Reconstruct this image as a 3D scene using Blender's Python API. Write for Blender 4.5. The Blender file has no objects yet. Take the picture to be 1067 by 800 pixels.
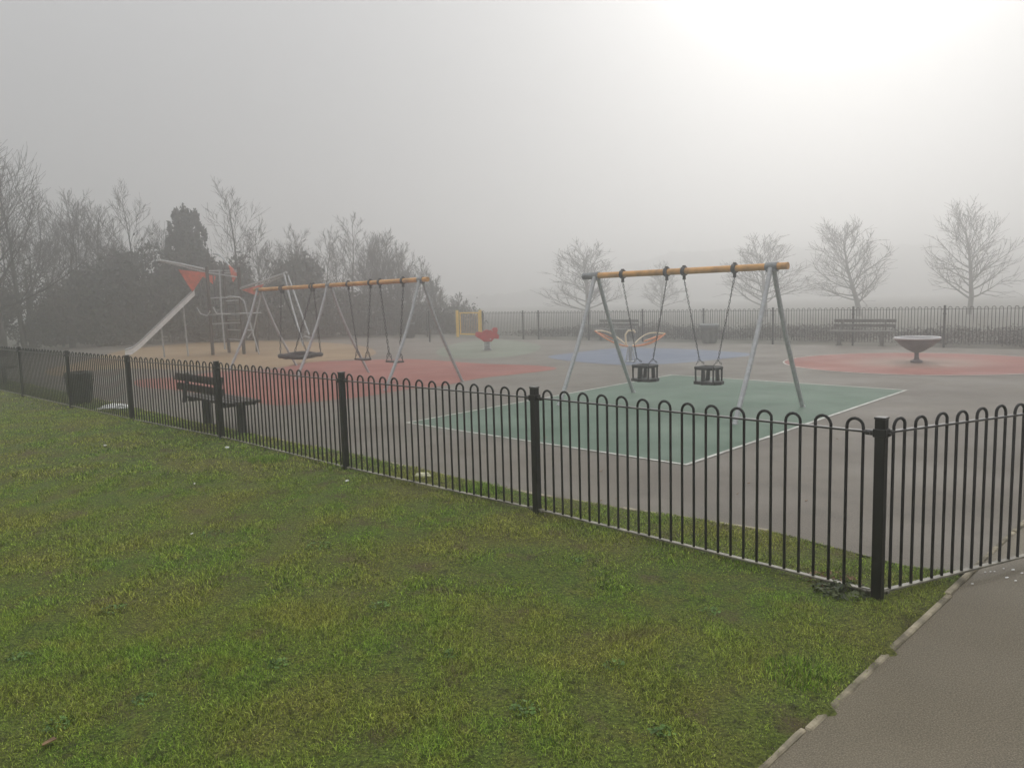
import bpy, bmesh, math, random, mathutils
import numpy as np
S=bpy.context.scene
GA,GB,GC,BASE,ZEN,NW=0,6.0,.08,3.3,15.5,.03
FOC=800.0; PITCH=math.atan(89/800); ROLL=math.radians(1.6); EYE=1.7
cam=bpy.data.cameras.new('camera'); co=bpy.data.objects.new('camera',cam); S.collection.objects.link(co); S.camera=co
cam.sensor_width=36; cam.lens=36*FOC/1067; cam.clip_end=2000; cam.clip_start=.05
V=mathutils.Vector
R0=V((1,0,0)); U0=V((0,math.sin(PITCH),math.cos(PITCH))); F=V((0,math.cos(PITCH),-math.sin(PITCH)))
r=math.cos(ROLL)*R0-math.sin(ROLL)*U0; u=math.sin(ROLL)*R0+math.cos(ROLL)*U0
M=mathutils.Matrix((r,u,-F)).transposed().to_4x4(); M.translation=(0,0,EYE); co.matrix_world=M
sd=(r*(888-533)+u*(400+230)+F*800).normalized()
SEL=math.asin(sd.z); SAZ=math.atan2(sd.x,sd.y)
print('sun',math.degrees(SEL),math.degrees(SAZ))
w=bpy.data.worlds.new('World'); S.world=w; w.use_nodes=True; nt=w.node_tree; N=nt.nodes; L=nt.links
bg=N['Background']; sky=N.new('ShaderNodeTexSky'); sky.sky_type='NISHITA'; sky.sun_disc=False
sky.sun_elevation=SEL; sky.sun_rotation=SAZ; sky.air_density=1.0; sky.dust_density=9; sky.ozone_density=1
hs=N.new('ShaderNodeHueSaturation'); hs.inputs['Saturation'].default_value=.2; hs.inputs['Value'].default_value=1
L.new(sky.outputs[0],hs.inputs['Color'])
def nd(op,a,b=None,c=None):
    n=N.new('ShaderNodeMath'); n.operation=op
    for i,q in enumerate((a,b,c)):
        if q is None: continue
        if isinstance(q,(int,float)): n.inputs[i].default_value=q
        else: L.new(q,n.inputs[i])
    return n.outputs[0]
tc=N.new('ShaderNodeTexCoord'); vm=N.new('ShaderNodeVectorMath'); vm.operation='DOT_PRODUCT'
L.new(tc.outputs['Generated'],vm.inputs[0]); vm.inputs[1].default_value=sd
dt=nd('MAXIMUM',vm.outputs['Value'],0.0)
mr=N.new('ShaderNodeMapRange'); mr.interpolation_type='SMOOTHSTEP'; mr.inputs['From Min'].default_value=math.cos(math.radians(15.8)); mr.inputs['From Max'].default_value=math.cos(math.radians(9.5)); L.new(dt,mr.inputs['Value'])
g1=nd('MULTIPLY',mr.outputs[0],GB); g2=nd('MULTIPLY',nd('POWER',dt,14.0),GA)
sx=N.new('ShaderNodeSeparateXYZ'); L.new(tc.outputs['Generated'],sx.inputs[0])
zz=nd('MAXIMUM',sx.outputs['Z'],0.0)
ov=nd('MULTIPLY_ADD',nd('POWER',zz,2.5),ZEN,BASE)
tot=nd('ADD',nd('ADD',g1,g2),nd('ADD',ov,nd('MULTIPLY',nd('POWER',nd('MULTIPLY_ADD',vm.outputs['Value'],.5,.5),3.0),GC)))
cm=N.new('ShaderNodeVectorMath'); cm.operation='SCALE'; cm.inputs[0].default_value=(.985,.99,1.0); L.new(tot,cm.inputs['Scale'])
ad=N.new('ShaderNodeVectorMath'); ad.operation='MULTIPLY_ADD'; L.new(hs.outputs[0],ad.inputs[0]); ad.inputs[1].default_value=(NW,NW,NW); L.new(cm.outputs[0],ad.inputs[2])
L.new(ad.outputs[0],bg.inputs['Color']); bg.inputs['Strength'].default_value=.1
sl=bpy.data.lights.new('sun','SUN'); sl.energy=.8; sl.angle=math.radians(14); sl.color=(1,.96,.9)
so=bpy.data.objects.new('sun',sl); S.collection.objects.link(so); so.rotation_euler=(-sd).to_track_quat('-Z','Y').to_euler(); so.location=(0,0,30)
S.view_settings.view_transform='Standard'; S.view_settings.look='None'; S.view_settings.exposure=.06; S.view_settings.gamma=1
S.cycles.volume_bounces=2; S.cycles.use_denoising=True

# ------------------------------------------------------------------ helpers
RND=random.Random(7); NR=np.random.RandomState(11)
C=S.collection
def ray(px,py): return r*(px-533.5)+u*(400-py)+F*FOC
R_=ray
def G(px,py,z=0.0):                # photo measurement -> point on the level ground (metres)
    d=R_(px,py); t=(z-EYE)/d.z; return (d.x*t,d.y*t)
def P3(px,py,y):                   # photo measurement at a known distance -> point in space
    d=R_(px,py); t=y/d.y; return V((d.x*t,y,EYE+d.z*t))
class MB:
    def __init__(s): s.v=[]; s.f=[]
    def add(s,v,f):
        n=len(s.v); s.v+= [tuple(q) for q in v]; s.f+=[tuple(i+n for i in q) for q in f]; return s
    def box(s,c,d,rz=0,rx=0,ry=0,bev=0):
        hx,hy,hz=d[0]/2,d[1]/2,d[2]/2
        b=min(bev,hx*.45,hy*.45,hz*.45)
        R=mathutils.Euler((rx,ry,rz)).to_matrix(); c=V(c)
        if b<=0:
            pts=[V((x,y,z)) for z in (-hz,hz) for y in (-hy,hy) for x in (-hx,hx)]
            fs=[(0,2,3,1),(4,5,7,6),(0,1,5,4),(2,6,7,3),(0,4,6,2),(1,3,7,5)]
        else:
            pts=[];ix={}
            for sx_ in (-1,1):
                for sy_ in (-1,1):
                    for sz_ in (-1,1):
                        for ax in range(3):
                            p=[sx_*(hx-b),sy_*(hy-b),sz_*(hz-b)]; p[ax]=(sx_*hx,sy_*hy,sz_*hz)[ax]
                            ix[(sx_,sy_,sz_,ax)]=len(pts); pts.append(V(p))
            bm=bmesh.new(); vs=[bm.verts.new(p) for p in pts]; r=bmesh.ops.convex_hull(bm,input=vs)
            bm.verts.index_update(); fs=[tuple(v.index for v in f.verts) for f in bm.faces]; pts=[v.co.copy() for v in bm.verts]; bm.free()
        return s.add([c+R@p for p in pts],fs)
    def tube(s,pts,rad,n=8,cap=True,flat=1.0):
        pts=[V(p) for p in pts]; m=len(pts)
        if not isinstance(rad,(list,tuple)): rad=[rad]*m
        vs=[];prev=None
        for i,p in enumerate(pts):
            t=(pts[min(i+1,m-1)]-pts[max(i-1,0)])
            t=t.normalized() if t.length>1e-9 else V((0,0,1))
            if prev is None:
                a=V((0,0,1)) if abs(t.z)<.9 else V((1,0,0)); x=t.cross(a).normalized()
            else:
                x=(prev-t*prev.dot(t)); x=x.normalized() if x.length>1e-9 else t.orthogonal().normalized()
            prev=x; y=t.cross(x)
            for k in range(n):
                a=2*math.pi*k/n; vs.append(p+(x*math.cos(a)+y*math.sin(a)*flat)*rad[i])
        fs=[(i*n+k,i*n+(k+1)%n,(i+1)*n+(k+1)%n,(i+1)*n+k) for i in range(m-1) for k in range(n)]
        if cap: fs+=[tuple(range(n))[::-1],tuple((m-1)*n+k for k in range(n))]
        return s.add(vs,fs)
    def lathe(s,prof,n=24,c=(0,0,0),sx=1,sy=1,ph=0):
        vs=[(c[0]+r_*math.cos(2*math.pi*k/n+ph)*sx,c[1]+r_*math.sin(2*math.pi*k/n+ph)*sy,c[2]+z) for r_,z in prof for k in range(n)]
        m=len(prof)
        fs=[(i*n+k,i*n+(k+1)%n,(i+1)*n+(k+1)%n,(i+1)*n+k) for i in range(m-1) for k in range(n)]
        if prof[0][0]>1e-6: fs.append(tuple(range(n))[::-1])
        if prof[-1][0]>1e-6: fs.append(tuple((m-1)*n+k for k in range(n)))
        return s.add(vs,fs)
    def prism(s,poly,t,fn):        # poly in 2D, fn(u,v,w)->3D, w in +-t/2
        n=len(poly); vs=[fn(a,b,w_) for w_ in (-t/2,t/2) for a,b in poly]
        fs=[tuple(range(n))[::-1],tuple(range(n,2*n))]+[(i,(i+1)%n,n+(i+1)%n,n+i) for i in range(n)]
        return s.add(vs,fs)
    def build(s,name,mat,parent=None,smooth=35,label=None):
        me=bpy.data.meshes.new(name); me.from_pydata(s.v,[],s.f); me.validate()
        o=bpy.data.objects.new(name,me); C.objects.link(o)
        if mat: me.materials.append(mat)
        bm=bmesh.new(); bm.from_mesh(me); bmesh.ops.recalc_face_normals(bm,faces=bm.faces); bm.to_mesh(me); bm.free()
        if smooth: 
            me.shade_smooth(); me.set_sharp_from_angle(angle=math.radians(smooth))
        if parent: o.parent=parent
        if label: o['label']=label
        return o
def tag(o,label,cat,group=None):
    o['label']=label; o['category']=cat
    if group: o['group']=group
    return o
def thing(name,label,cat,loc=(0,0,0),rz=0,group=None):
    o=bpy.data.objects.new(name,None); o.empty_display_size=.2; C.objects.link(o); o.location=loc; o.rotation_euler=(0,0,rz)
    return tag(o,label,cat,group)
def kids(o): return [c for c in bpy.data.objects if c.parent==o]
def dup(o,loc=None,rz=None,label=None,scale=None,parent=None):
    c=o.copy(); C.objects.link(c); c.parent=parent
    if loc is not None: c.location=loc
    if rz is not None: c.rotation_euler=(0,0,rz)
    if scale is not None: c.scale=scale
    if label: c['label']=label
    for k in kids(o): dup(k,parent=c)
    return c
# materials
def mat(name,col,rough=.6,metal=0,var=.25,scale=6,bump=0,bscale=60,col2=None,detail=5,spec=.5,dirt=None,lo=.35,hi=.65):
    m=bpy.data.materials.new(name); m.use_nodes=True; t=m.node_tree; b=t.nodes['Principled BSDF']
    tc=t.nodes.new('ShaderNodeTexCoord'); n=t.nodes.new('ShaderNodeTexNoise'); n.inputs['Scale'].default_value=scale; n.inputs['Detail'].default_value=detail
    t.links.new(tc.outputs['Object'],n.inputs['Vector'])
    rp=t.nodes.new('ShaderNodeValToRGB'); t.links.new(n.outputs['Fac'],rp.inputs['Fac'])
    c1=tuple(q*(1-var) for q in col)+(1,); c2=(tuple(col2) if col2 else tuple(min(1,q*(1+var)) for q in col))+(1,)
    rp.color_ramp.elements[0].position=lo; rp.color_ramp.elements[1].position=hi
    rp.color_ramp.elements[0].color=c1; rp.color_ramp.elements[1].color=c2
    out=rp.outputs['Color']
    if dirt:
        n2=t.nodes.new('ShaderNodeTexNoise'); n2.inputs['Scale'].default_value=dirt[1]; n2.inputs['Detail'].default_value=8; t.links.new(tc.outputs['Object'],n2.inputs['Vector'])
        mr=t.nodes.new('ShaderNodeMapRange'); mr.inputs['From Min'].default_value=dirt[2]; mr.inputs['From Max'].default_value=dirt[2]+.15; mr.inputs['To Max'].default_value=dirt[3]
        t.links.new(n2.outputs['Fac'],mr.inputs['Value'])
        mx=t.nodes.new('ShaderNodeMix'); mx.data_type='RGBA'; t.links.new(mr.outputs[0],mx.inputs['Factor']); t.links.new(out,mx.inputs['A']); mx.inputs['B'].default_value=tuple(dirt[0])+(1,)
        out=mx.outputs['Result']
    t.links.new(out,b.inputs['Base Color'])
    b.inputs['Roughness'].default_value=rough; b.inputs['Metallic'].default_value=metal; b.inputs['Specular IOR Level'].default_value=spec
    if bump:
        n3=t.nodes.new('ShaderNodeTexNoise'); n3.inputs['Scale'].default_value=bscale; n3.inputs['Detail'].default_value=4; t.links.new(tc.outputs['Object'],n3.inputs['Vector'])
        bp=t.nodes.new('ShaderNodeBump'); bp.inputs['Strength'].default_value=bump; bp.inputs['Distance'].default_value=.01
        t.links.new(n3.outputs['Fac'],bp.inputs['Height']); t.links.new(bp.outputs[0],b.inputs['Normal'])
    return m
M_fence=mat('black_green_paint',(.006,.0065,.0055),.42,0,.3,9,bump=.15,bscale=90,dirt=((.03,.027,.02),14,.62,.3),spec=.3)
M_rail=mat('worn_rail_paint',(.03,.03,.027),.28,0,.3,9,bump=.1,bscale=90,dirt=((.12,.115,.1),10,.5,.6))
M_brail=mat('pale_bottom_rail',(.2,.185,.145),.5,0,.35,7,dirt=((.05,.045,.03),9,.5,.7))  # near bottom rails: paler than the top rails, with darker mottling
M_galv=mat('galvanised_steel',(.42,.43,.44),.5,.4,.12,25,bump=.05,bscale=120)
M_galvd=mat('dull_steel',(.2,.21,.215),.55,.4,.15,25)
M_beam=mat('orange_timber_beam',(.52,.26,.065),.55,0,.25,5,bump=.1,bscale=30,dirt=((.2,.12,.06),7,.6,.5))
M_brown=mat('brown_timber_post',(.055,.04,.03),.6,0,.3,10)
M_rubber=mat('black_rubber',(.012,.012,.013),.6,0,.3,20,bump=.2,bscale=150)
M_black=mat('black_plastic',(.02,.021,.021),.5,0,.25,14)
M_bin=mat('dark_green_bin_plastic',(.014,.02,.018),.5,0,.25,8)
M_chain=mat('dull_chain',(.1,.1,.1),.45,.7,.2,60)
M_orange=mat('orange_panel',(.55,.085,.03),.45,0,.25,5)
M_red=mat('red_panel',(.5,.03,.03),.4,0,.12,5)
M_yellow=mat('yellow_paint',(.85,.55,.03),.4,0,.1,6)
M_wood=mat('dark_bench_slat',(.035,.026,.02),.5,0,.35,9,bump=.15,bscale=40)
M_slide=mat('stainless_slide',(.85,.86,.88),.4,.1,.1,6)
M_cream=mat('cream_tube',(.7,.6,.42),.45,0,.08,6)
M_otube=mat('orange_tube',(.62,.22,.08),.45,0,.12,6)
M_dish=mat('purple_grey_dish',(.13,.108,.115),.5,.2,.15,6)
M_rim=mat('dish_rim',(.55,.55,.56),.4,.4,.1,6)
M_kerb=mat('concrete_edging',(.31,.27,.19),.85,0,.35,9,bump=.6,bscale=60,dirt=((.08,.068,.042),6,.45,.85))
M_white=mat('white_litter',(.75,.75,.74),.6,0,.08,10)
M_trunk=mat('bark',(.05,.042,.035),.85,0,.3,8)
M_trunk2=mat('pale_bark',(.1,.088,.075),.85,0,.3,8)
M_twig=mat('twigs',(.042,.034,.028),.85,0,.25,3)
M_twig2=mat('grey_twigs',(.09,.078,.065),.85,0,.25,3)
# leaves with two tints
def leafmat(name,a,b_,sc=1.2,rough=.6):
    return mat(name,a,rough,0,.35,sc,col2=b_,detail=3)
M_ever=leafmat('evergreen_leaves',(.012,.017,.01),(.03,.036,.02))
M_ever2=leafmat('conifer_needles',(.012,.017,.012),(.03,.036,.024))
M_scrub=leafmat('bramble_scrub',(.035,.03,.022),(.075,.062,.042))
M_dleaf=leafmat('dead_leaf',(.14,.07,.03),(.25,.15,.07),20)
M_ivy=leafmat('ivy_leaf',(.025,.04,.012),(.09,.11,.035),20)

# colour of the ground cover, shared by turf and blades: noise in world metres
def turf_mat(name,blade):
    m=bpy.data.materials.new(name); m.use_nodes=True; t=m.node_tree; b=t.nodes['Principled BSDF']; Lk=t.links.new
    tc=t.nodes.new('ShaderNodeTexCoord')
    def noise(sc,det=4,off=0):
        mp=t.nodes.new('ShaderNodeMapping'); mp.inputs['Location'].default_value=(off,off*2,0); Lk(tc.outputs['Object'],mp.inputs['Vector'])
        n=t.nodes.new('ShaderNodeTexNoise'); n.inputs['Scale'].default_value=sc; n.inputs['Detail'].default_value=det; Lk(mp.outputs[0],n.inputs['Vector']); return n.outputs['Fac']
    def rng(v,a,c,lo=0,hi=1):
        r_=t.nodes.new('ShaderNodeMapRange'); r_.inputs['From Min'].default_value=a; r_.inputs['From Max'].default_value=c; r_.inputs['To Min'].default_value=lo; r_.inputs['To Max'].default_value=hi; Lk(v,r_.inputs['Value']); return r_.outputs[0]
    def mix(f,a,c):
        x=t.nodes.new('ShaderNodeMix'); x.data_type='RGBA'
        if isinstance(f,float): x.inputs['Factor'].default_value=f
        else: Lk(f,x.inputs['Factor'])
        for k,q in (('A',a),('B',c)):
            if isinstance(q,tuple): x.inputs[k].default_value=q+(1,)
            else: Lk(q,x.inputs[k])
        return x.outputs['Result']
    if blade:
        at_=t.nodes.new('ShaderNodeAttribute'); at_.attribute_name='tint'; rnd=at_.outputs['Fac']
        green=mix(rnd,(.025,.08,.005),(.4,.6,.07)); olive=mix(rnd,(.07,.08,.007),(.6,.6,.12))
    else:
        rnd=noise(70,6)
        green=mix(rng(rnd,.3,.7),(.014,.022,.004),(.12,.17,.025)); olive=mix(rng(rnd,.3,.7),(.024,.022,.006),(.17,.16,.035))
    f=rng(noise(1.1,6,3.1),.4,.62); f2=rng(noise(6,5,9.),.45,.68,0,.8)
    ad=t.nodes.new('ShaderNodeMath'); ad.operation='MAXIMUM'; Lk(f,ad.inputs[0]); Lk(f2,ad.inputs[1])
    mu=t.nodes.new('ShaderNodeMath'); mu.operation='MULTIPLY'; Lk(ad.outputs[0],mu.inputs[0]); mu.inputs[1].default_value=.8
    col=mix(mu.outputs[0],green,olive)
    br=rng(noise(3.6,7,21.),.57,.68,0,.7 if not blade else .35)
    col=mix(br,col,(.085,.06,.035))
    col=mix(rng(noise(13,4,33.),.6,.7,0,.55),col,(.022,.018,.01))
    if blade:
        d=t.nodes.new('ShaderNodeAttribute'); d.attribute_name='dry'; col=mix(d.outputs['Fac'],col,(.3,.25,.12))
    Lk(col,b.inputs['Base Color']); b.inputs['Roughness'].default_value=.65 if blade else .9; b.inputs['Specular IOR Level'].default_value=.25
    if not blade:
        bp=t.nodes.new('ShaderNodeBump'); bp.inputs['Strength'].default_value=.7; bp.inputs['Distance'].default_value=.03; Lk(noise(60,8,1.),bp.inputs['Height']); Lk(bp.outputs[0],b.inputs['Normal'])
    else:
        b.inputs['Subsurface Weight'].default_value=0
    return m
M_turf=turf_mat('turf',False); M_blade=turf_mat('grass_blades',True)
def asphalt(name,col,col2,tint=None,speck=.25,rough=.78):
    m=bpy.data.materials.new(name); m.use_nodes=True; t=m.node_tree; b=t.nodes['Principled BSDF']; Lk=t.links.new
    tc=t.nodes.new('ShaderNodeTexCoord')
    def noise(sc,det=4):
        n=t.nodes.new('ShaderNodeTexNoise'); n.inputs['Scale'].default_value=sc; n.inputs['Detail'].default_value=det; Lk(tc.outputs['Object'],n.inputs['Vector']); return n.outputs['Fac']
    def rng(v,a,c,lo=0,hi=1):
        r_=t.nodes.new('ShaderNodeMapRange'); r_.inputs['From Min'].default_value=a; r_.inputs['From Max'].default_value=c; r_.inputs['To Min'].default_value=lo; r_.inputs['To Max'].default_value=hi; Lk(v,r_.inputs['Value']); return r_.outputs[0]
    def mix(f,a,c,bt='MIX'):
        x=t.nodes.new('ShaderNodeMix'); x.data_type='RGBA'; x.blend_type=bt
        if isinstance(f,float): x.inputs['Factor'].default_value=f
        else: Lk(f,x.inputs['Factor'])
        for k,q in (('A',a),('B',c)):
            if isinstance(q,tuple): x.inputs[k].default_value=q+(1,)
            else: Lk(q,x.inputs[k])
        return x.outputs['Result']
    c=mix(rng(noise(.45,7),.35,.65),col,col2)
    c=mix(rng(noise(2.2,9),.48,.72,0,.55),c,tuple(q*.72 for q in col))
    g=noise(170,2); c=mix(rng(g,.45,.62,0,speck),c,tuple(min(1,q*2.1) for q in col2))
    vo=t.nodes.new('ShaderNodeTexVoronoi'); vo.inputs['Scale'].default_value=75; Lk(tc.outputs['Object'],vo.inputs['Vector'])
    c=mix(rng(vo.outputs['Distance'],.0,.35,.55,0),c,tuple(q*.5 for q in col))
    Lk(c,b.inputs['Base Color']); 
    Lk(rng(noise(.8,5),.3,.7,rough-.1,rough+.1),b.inputs['Roughness'])
    bp=t.nodes.new('ShaderNodeBump'); bp.inputs['Strength'].default_value=.5; bp.inputs['Distance'].default_value=.004; Lk(vo.outputs['Distance'],bp.inputs['Height']); Lk(bp.outputs[0],b.inputs['Normal'])
    return m
M_tarmac=asphalt('playground_tarmac',(.096,.082,.066),(.14,.123,.1))
M_path=asphalt('path_asphalt',(.08,.066,.043),(.118,.1,.068),speck=.7)
M_redp=asphalt('red_surface',(.19,.048,.034),(.25,.078,.055),speck=.2)
M_redq=asphalt('worn_red_surface',(.26,.13,.1),(.3,.19,.145),speck=.25)
M_sand=asphalt('sand_surface',(.2,.128,.06),(.26,.175,.09),speck=.2)
M_blue=asphalt('blue_surface',(.075,.1,.16),(.12,.145,.2),speck=.2)
M_green=asphalt('green_surface',(.055,.1,.068),(.085,.14,.098),speck=.25)
M_greenf=asphalt('faded_green_surface',(.12,.14,.1),(.145,.165,.12),speck=.2)
M_line=mat('line_paint',(.5,.5,.46),.7,0,.15,3,dirt=((.25,.23,.2),5,.52,.75))

# ------------------------------------------------------------------ ground
def sheet(name,poly,z,m,kind='structure'):
    me=bpy.data.meshes.new(name); bm=bmesh.new(); vs=[bm.verts.new((x,y,z)) for x,y in poly]; f=bm.faces.new(vs)
    if f.normal.z<0: f.normal_flip()
    bm.normal_update()
    if f.normal.z<0: f.normal_flip()
    bmesh.ops.triangulate(bm,faces=[f]); bm.to_mesh(me); bm.free()
    o=bpy.data.objects.new(name,me); C.objects.link(o); me.materials.append(m)
    if kind: o['kind']=kind
    return o
sheet('ground',[(-205,-25),(205,-25),(205,295),(-205,295)],-.05,mat('rough_field',(.07,.066,.045),.9,0,.3,.25,bump=.3,bscale=8))
EDGE=[(2.66,4.4),(2.4,4.53),(1.81,5.32),(.87,6.01),(.19,6.54),(-.6,7.28),(-1.3,8.0),(-2.46,9.11),(-3.7,10.35),(-5.09,11.65),(-7,13.7),(-9.2,15.9),(-13,19.6),(-21,27)]
FPX=[(1.96,4.03),(.17,5.88),(-1.7,7.63),(-3.73,9.68),(-5.75,11.48),(-9.8,15.3)]
FAR=[(-21,39.2),(-6,36.6),(-2,34.2),(1.0,31.3),(7.2,25.6),(10.4,22.9),(13.4,19.95),(17,16.6)]
PLAY=EDGE+FAR+[(13,11),(6.5,8.35),(3.62,5.345)]
sheet('tarmac',PLAY,.004,M_tarmac)
path=[(-1.0,.72),(2.47,4.2),(3.6,5.33),(6.5,8.3),(13,10.9),(20,14),(20,-3),(-1,-3)]
sheet('path',path,.0,M_path)
# concrete edging of the path: separate stones, some hidden by turf
kb=MB(); kd=V((1,1,0)).normalized(); s_=0.0
while s_<6.6:
    a=V((-.59,1.12,0))+kd*s_; ln=RND.choice((.9,.9,.6))
    off=RND.uniform(-.012,.012)
    kb.box(a+kd*ln/2+V((off,-off,-.048+RND.uniform(-.006,.004))),(ln-.012,.034,.12),rz=math.pi/4+RND.uniform(-.008,.008),bev=.006); s_+=ln
o=kb.build('kerb',M_kerb); o['kind']='structure'
kb=MB()
P=EDGE[2:]
for a,b in zip(P[:-1],P[1:]):
    a=V((*a,0)); b=V((*b,0)); L_=(b-a).length; n=max(1,int(L_/.9)); dr=(b-a)/n
    for i in range(n):
        c_=a+dr*(i+.5); kb.box(c_+V((-.02,-.02,-.042+RND.uniform(-.004,.004))),(dr.length-.01,.045,.12),rz=math.atan2(dr.y,dr.x),bev=.005)
o=kb.build('edging_strip',M_kerb); o['kind']='structure'
def smooth_poly(pts,n=6):
    out=[];m=len(pts)
    for i in range(m):
        p0,p1,p2,p3=[V((*pts[(i+k)%m],0)) for k in (-1,0,1,2)]
        for j in range(n):
            t=j/n; q=.5*((2*p1)+(-p0+p2)*t+(2*p0-5*p1+4*p2-p3)*t*t+(-p0+3*p1-3*p2+p3)*t**3); out.append((q.x,q.y))
    return out
def Gs(l): return [G(*p) for p in l]
sheet('sand_surface',smooth_poly(Gs([(335,357),(378,361),(392,368),(372,374),(330,377),(300,382),(250,386),(190,386),(140,384),(100,386),(62,392),(48,386),(85,377),(130,365),(180,359),(250,355)])),.008,M_sand)
sheet('red_surface',smooth_poly(Gs([(144,396),(186,393),(232,387),(285,385),(314,378.5),(356,376),(430,374.5),(500,379),(556,381),(580,384.5),(540,390),(511,393),(486,397),(468,401),(447,404),(425,406),(376,414),(330,418.6),(290,422.5),(247,416),(186,407),(145,403)])),.008,M_redp)
sheet('blue_surface',smooth_poly(Gs([(571,372),(600,367.5),(645,363),(700,363.5),(750,366),(785,369.5),(745,375),(700,379),(650,380.5),(600,377)])),.008,M_blue)
sheet('faded_green_surface',smooth_poly(Gs([(455,366),(480,357),(520,354),(560,359),(556,367),(520,373),(470,373)])),.008,M_greenf)
def disc(cx,cy,r_,n=64): return [(cx+r_*math.cos(2*math.pi*k/n),cy+r_*math.sin(2*math.pi*k/n)) for k in range(n)]
RC=(9.2,17.3)
M_redc=asphalt('worn_red_circle_surface',(.2,.06,.045),(.26,.092,.068),speck=.2)
t=M_redc.node_tree; b_=t.nodes['Principled BSDF']; old=b_.inputs['Base Color'].links[0].from_socket
tc_=t.nodes.new('ShaderNodeTexCoord'); vd=t.nodes.new('ShaderNodeVectorMath'); vd.operation='DISTANCE'; t.links.new(tc_.outputs['Object'],vd.inputs[0]); vd.inputs[1].default_value=(9.16,17.29,.008)
mr_=t.nodes.new('ShaderNodeMapRange'); mr_.interpolation_type='SMOOTHSTEP'; mr_.inputs['From Min'].default_value=.35; mr_.inputs['From Max'].default_value=2.1; mr_.inputs['To Min'].default_value=.75; mr_.inputs['To Max'].default_value=0; t.links.new(vd.outputs['Value'],mr_.inputs['Value'])
mx_=t.nodes.new('ShaderNodeMix'); mx_.data_type='RGBA'; t.links.new(mr_.outputs[0],mx_.inputs['Factor']); t.links.new(old,mx_.inputs['A']); mx_.inputs['B'].default_value=(.26,.2,.155,1); t.links.new(mx_.outputs['Result'],b_.inputs['Base Color'])
sheet('red_circle',disc(*RC,2.85),.008,M_redc)
def ring(cx,cy,r0,r1,z,n=96):
    mb=MB(); vs=[(cx+r_*math.cos(2*math.pi*k/n),cy+r_*math.sin(2*math.pi*k/n),z) for r_ in (r0,r1) for k in range(n)]
    mb.add(vs,[(k,(k+1)%n,n+(k+1)%n,n+k) for k in range(n)]); o=mb.build('painted_line',M_line,smooth=0); o['kind']='structure'; return o
ring(*RC,2.85,2.885,.012)
Q=[(-1.49,10.66),(1.71,7.5),(6.53,12.62),(3.37,16.08)]
sheet('green_surface',Q,.008,M_green)
for a,b in zip(Q,Q[1:]+Q[:1]):
    a=V((*a,0)); b=V((*b,0)); t=(b-a).normalized(); n=V((-t.y,t.x,0))*.022; e=t*.022
    sheet('painted_line',[(q.x,q.y) for q in (a-n-e+n*0,b-n+e*0-e,b+n-e,a+n-e)],.012,M_line)

# ---- lawn: lumpy turf, dropping away under the tarmac
LAWN=[(-30,-2),(-.98,.76)]+[(-.98+3.42*i/34+o_*.7,.76+3.41*i/34-o_*.7) for i,o_ in enumerate([RND.uniform(-.012,.03)+.012+.035*math.sin(i*.9)*math.sin(i*.37) for i in range(1,34)],1)]+[(2.44,4.17)]+EDGE+[(-30,36)]
def inside(px_,py_,poly):
    r_=np.zeros(px_.shape,bool); n=len(poly)
    for i in range(n):
        x1,y1=poly[i]; x2,y2=poly[(i+1)%n]
        if y1==y2: continue
        c_=((y1>py_)!=(y2>py_))&(px_<(x2-x1)*(py_-y1)/(y2-y1)+x1); r_^=c_
    return r_
def edgedist(px_,py_,poly):
    d=np.full(px_.shape,1e9); n=len(poly)
    for i in range(n):
        x1,y1=poly[i]; x2,y2=poly[(i+1)%n]; dx,dy=x2-x1,y2-y1; L2=dx*dx+dy*dy
        t=np.clip(((px_-x1)*dx+(py_-y1)*dy)/L2,0,1); d=np.minimum(d,np.hypot(px_-x1-t*dx,py_-y1-t*dy))
    return d
_w=[(NR.uniform(1,9),NR.uniform(0,6.28),NR.uniform(0,6.28)) for _ in range(26)]
def lump(x,y):
    z=np.zeros(np.shape(x))
    for k,a,p in _w: z=z+np.sin(k*(x*math.cos(a)+y*math.sin(a))+p)/(k+1.5)
    return z*.012
def lawn_z(x,y):
    ins=inside(x,y,LAWN); d=edgedist(x,y,LAWN); 
    k=np.clip(d/.06,0,1); return np.where(ins,.012+k*(.014+lump(x,y)),-.04+0*x)
def grid(name,x0,x1,y0,y1,st,m):
    xs=np.arange(x0,x1+st/2,st); ys=np.arange(y0,y1+st/2,st); X,Y=np.meshgrid(xs,ys); Z=lawn_z(X,Y)
    me=bpy.data.meshes.new(name); nx,ny=len(xs),len(ys)
    idx=np.arange(nx*ny).reshape(ny,nx); f=np.stack([idx[:-1,:-1],idx[:-1,1:],idx[1:,1:],idx[1:,:-1]],-1).reshape(-1,4)
    zf=Z.ravel()[f].max(1)>-.03; f=f[zf]
    me.vertices.add(nx*ny); me.vertices.foreach_set('co',np.stack([X,Y,Z],-1).ravel())
    me.loops.add(f.size); me.loops.foreach_set('vertex_index',f.ravel()); me.polygons.add(len(f)); me.polygons.foreach_set('loop_start',np.arange(0,f.size,4)); me.update(calc_edges=True); me.shade_smooth()
    me.materials.append(m); o=bpy.data.objects.new(name,me); C.objects.link(o); return o
o=grid('lawn',-28,3.2,-.5,30,.07,M_turf); o['kind']='structure'

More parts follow.
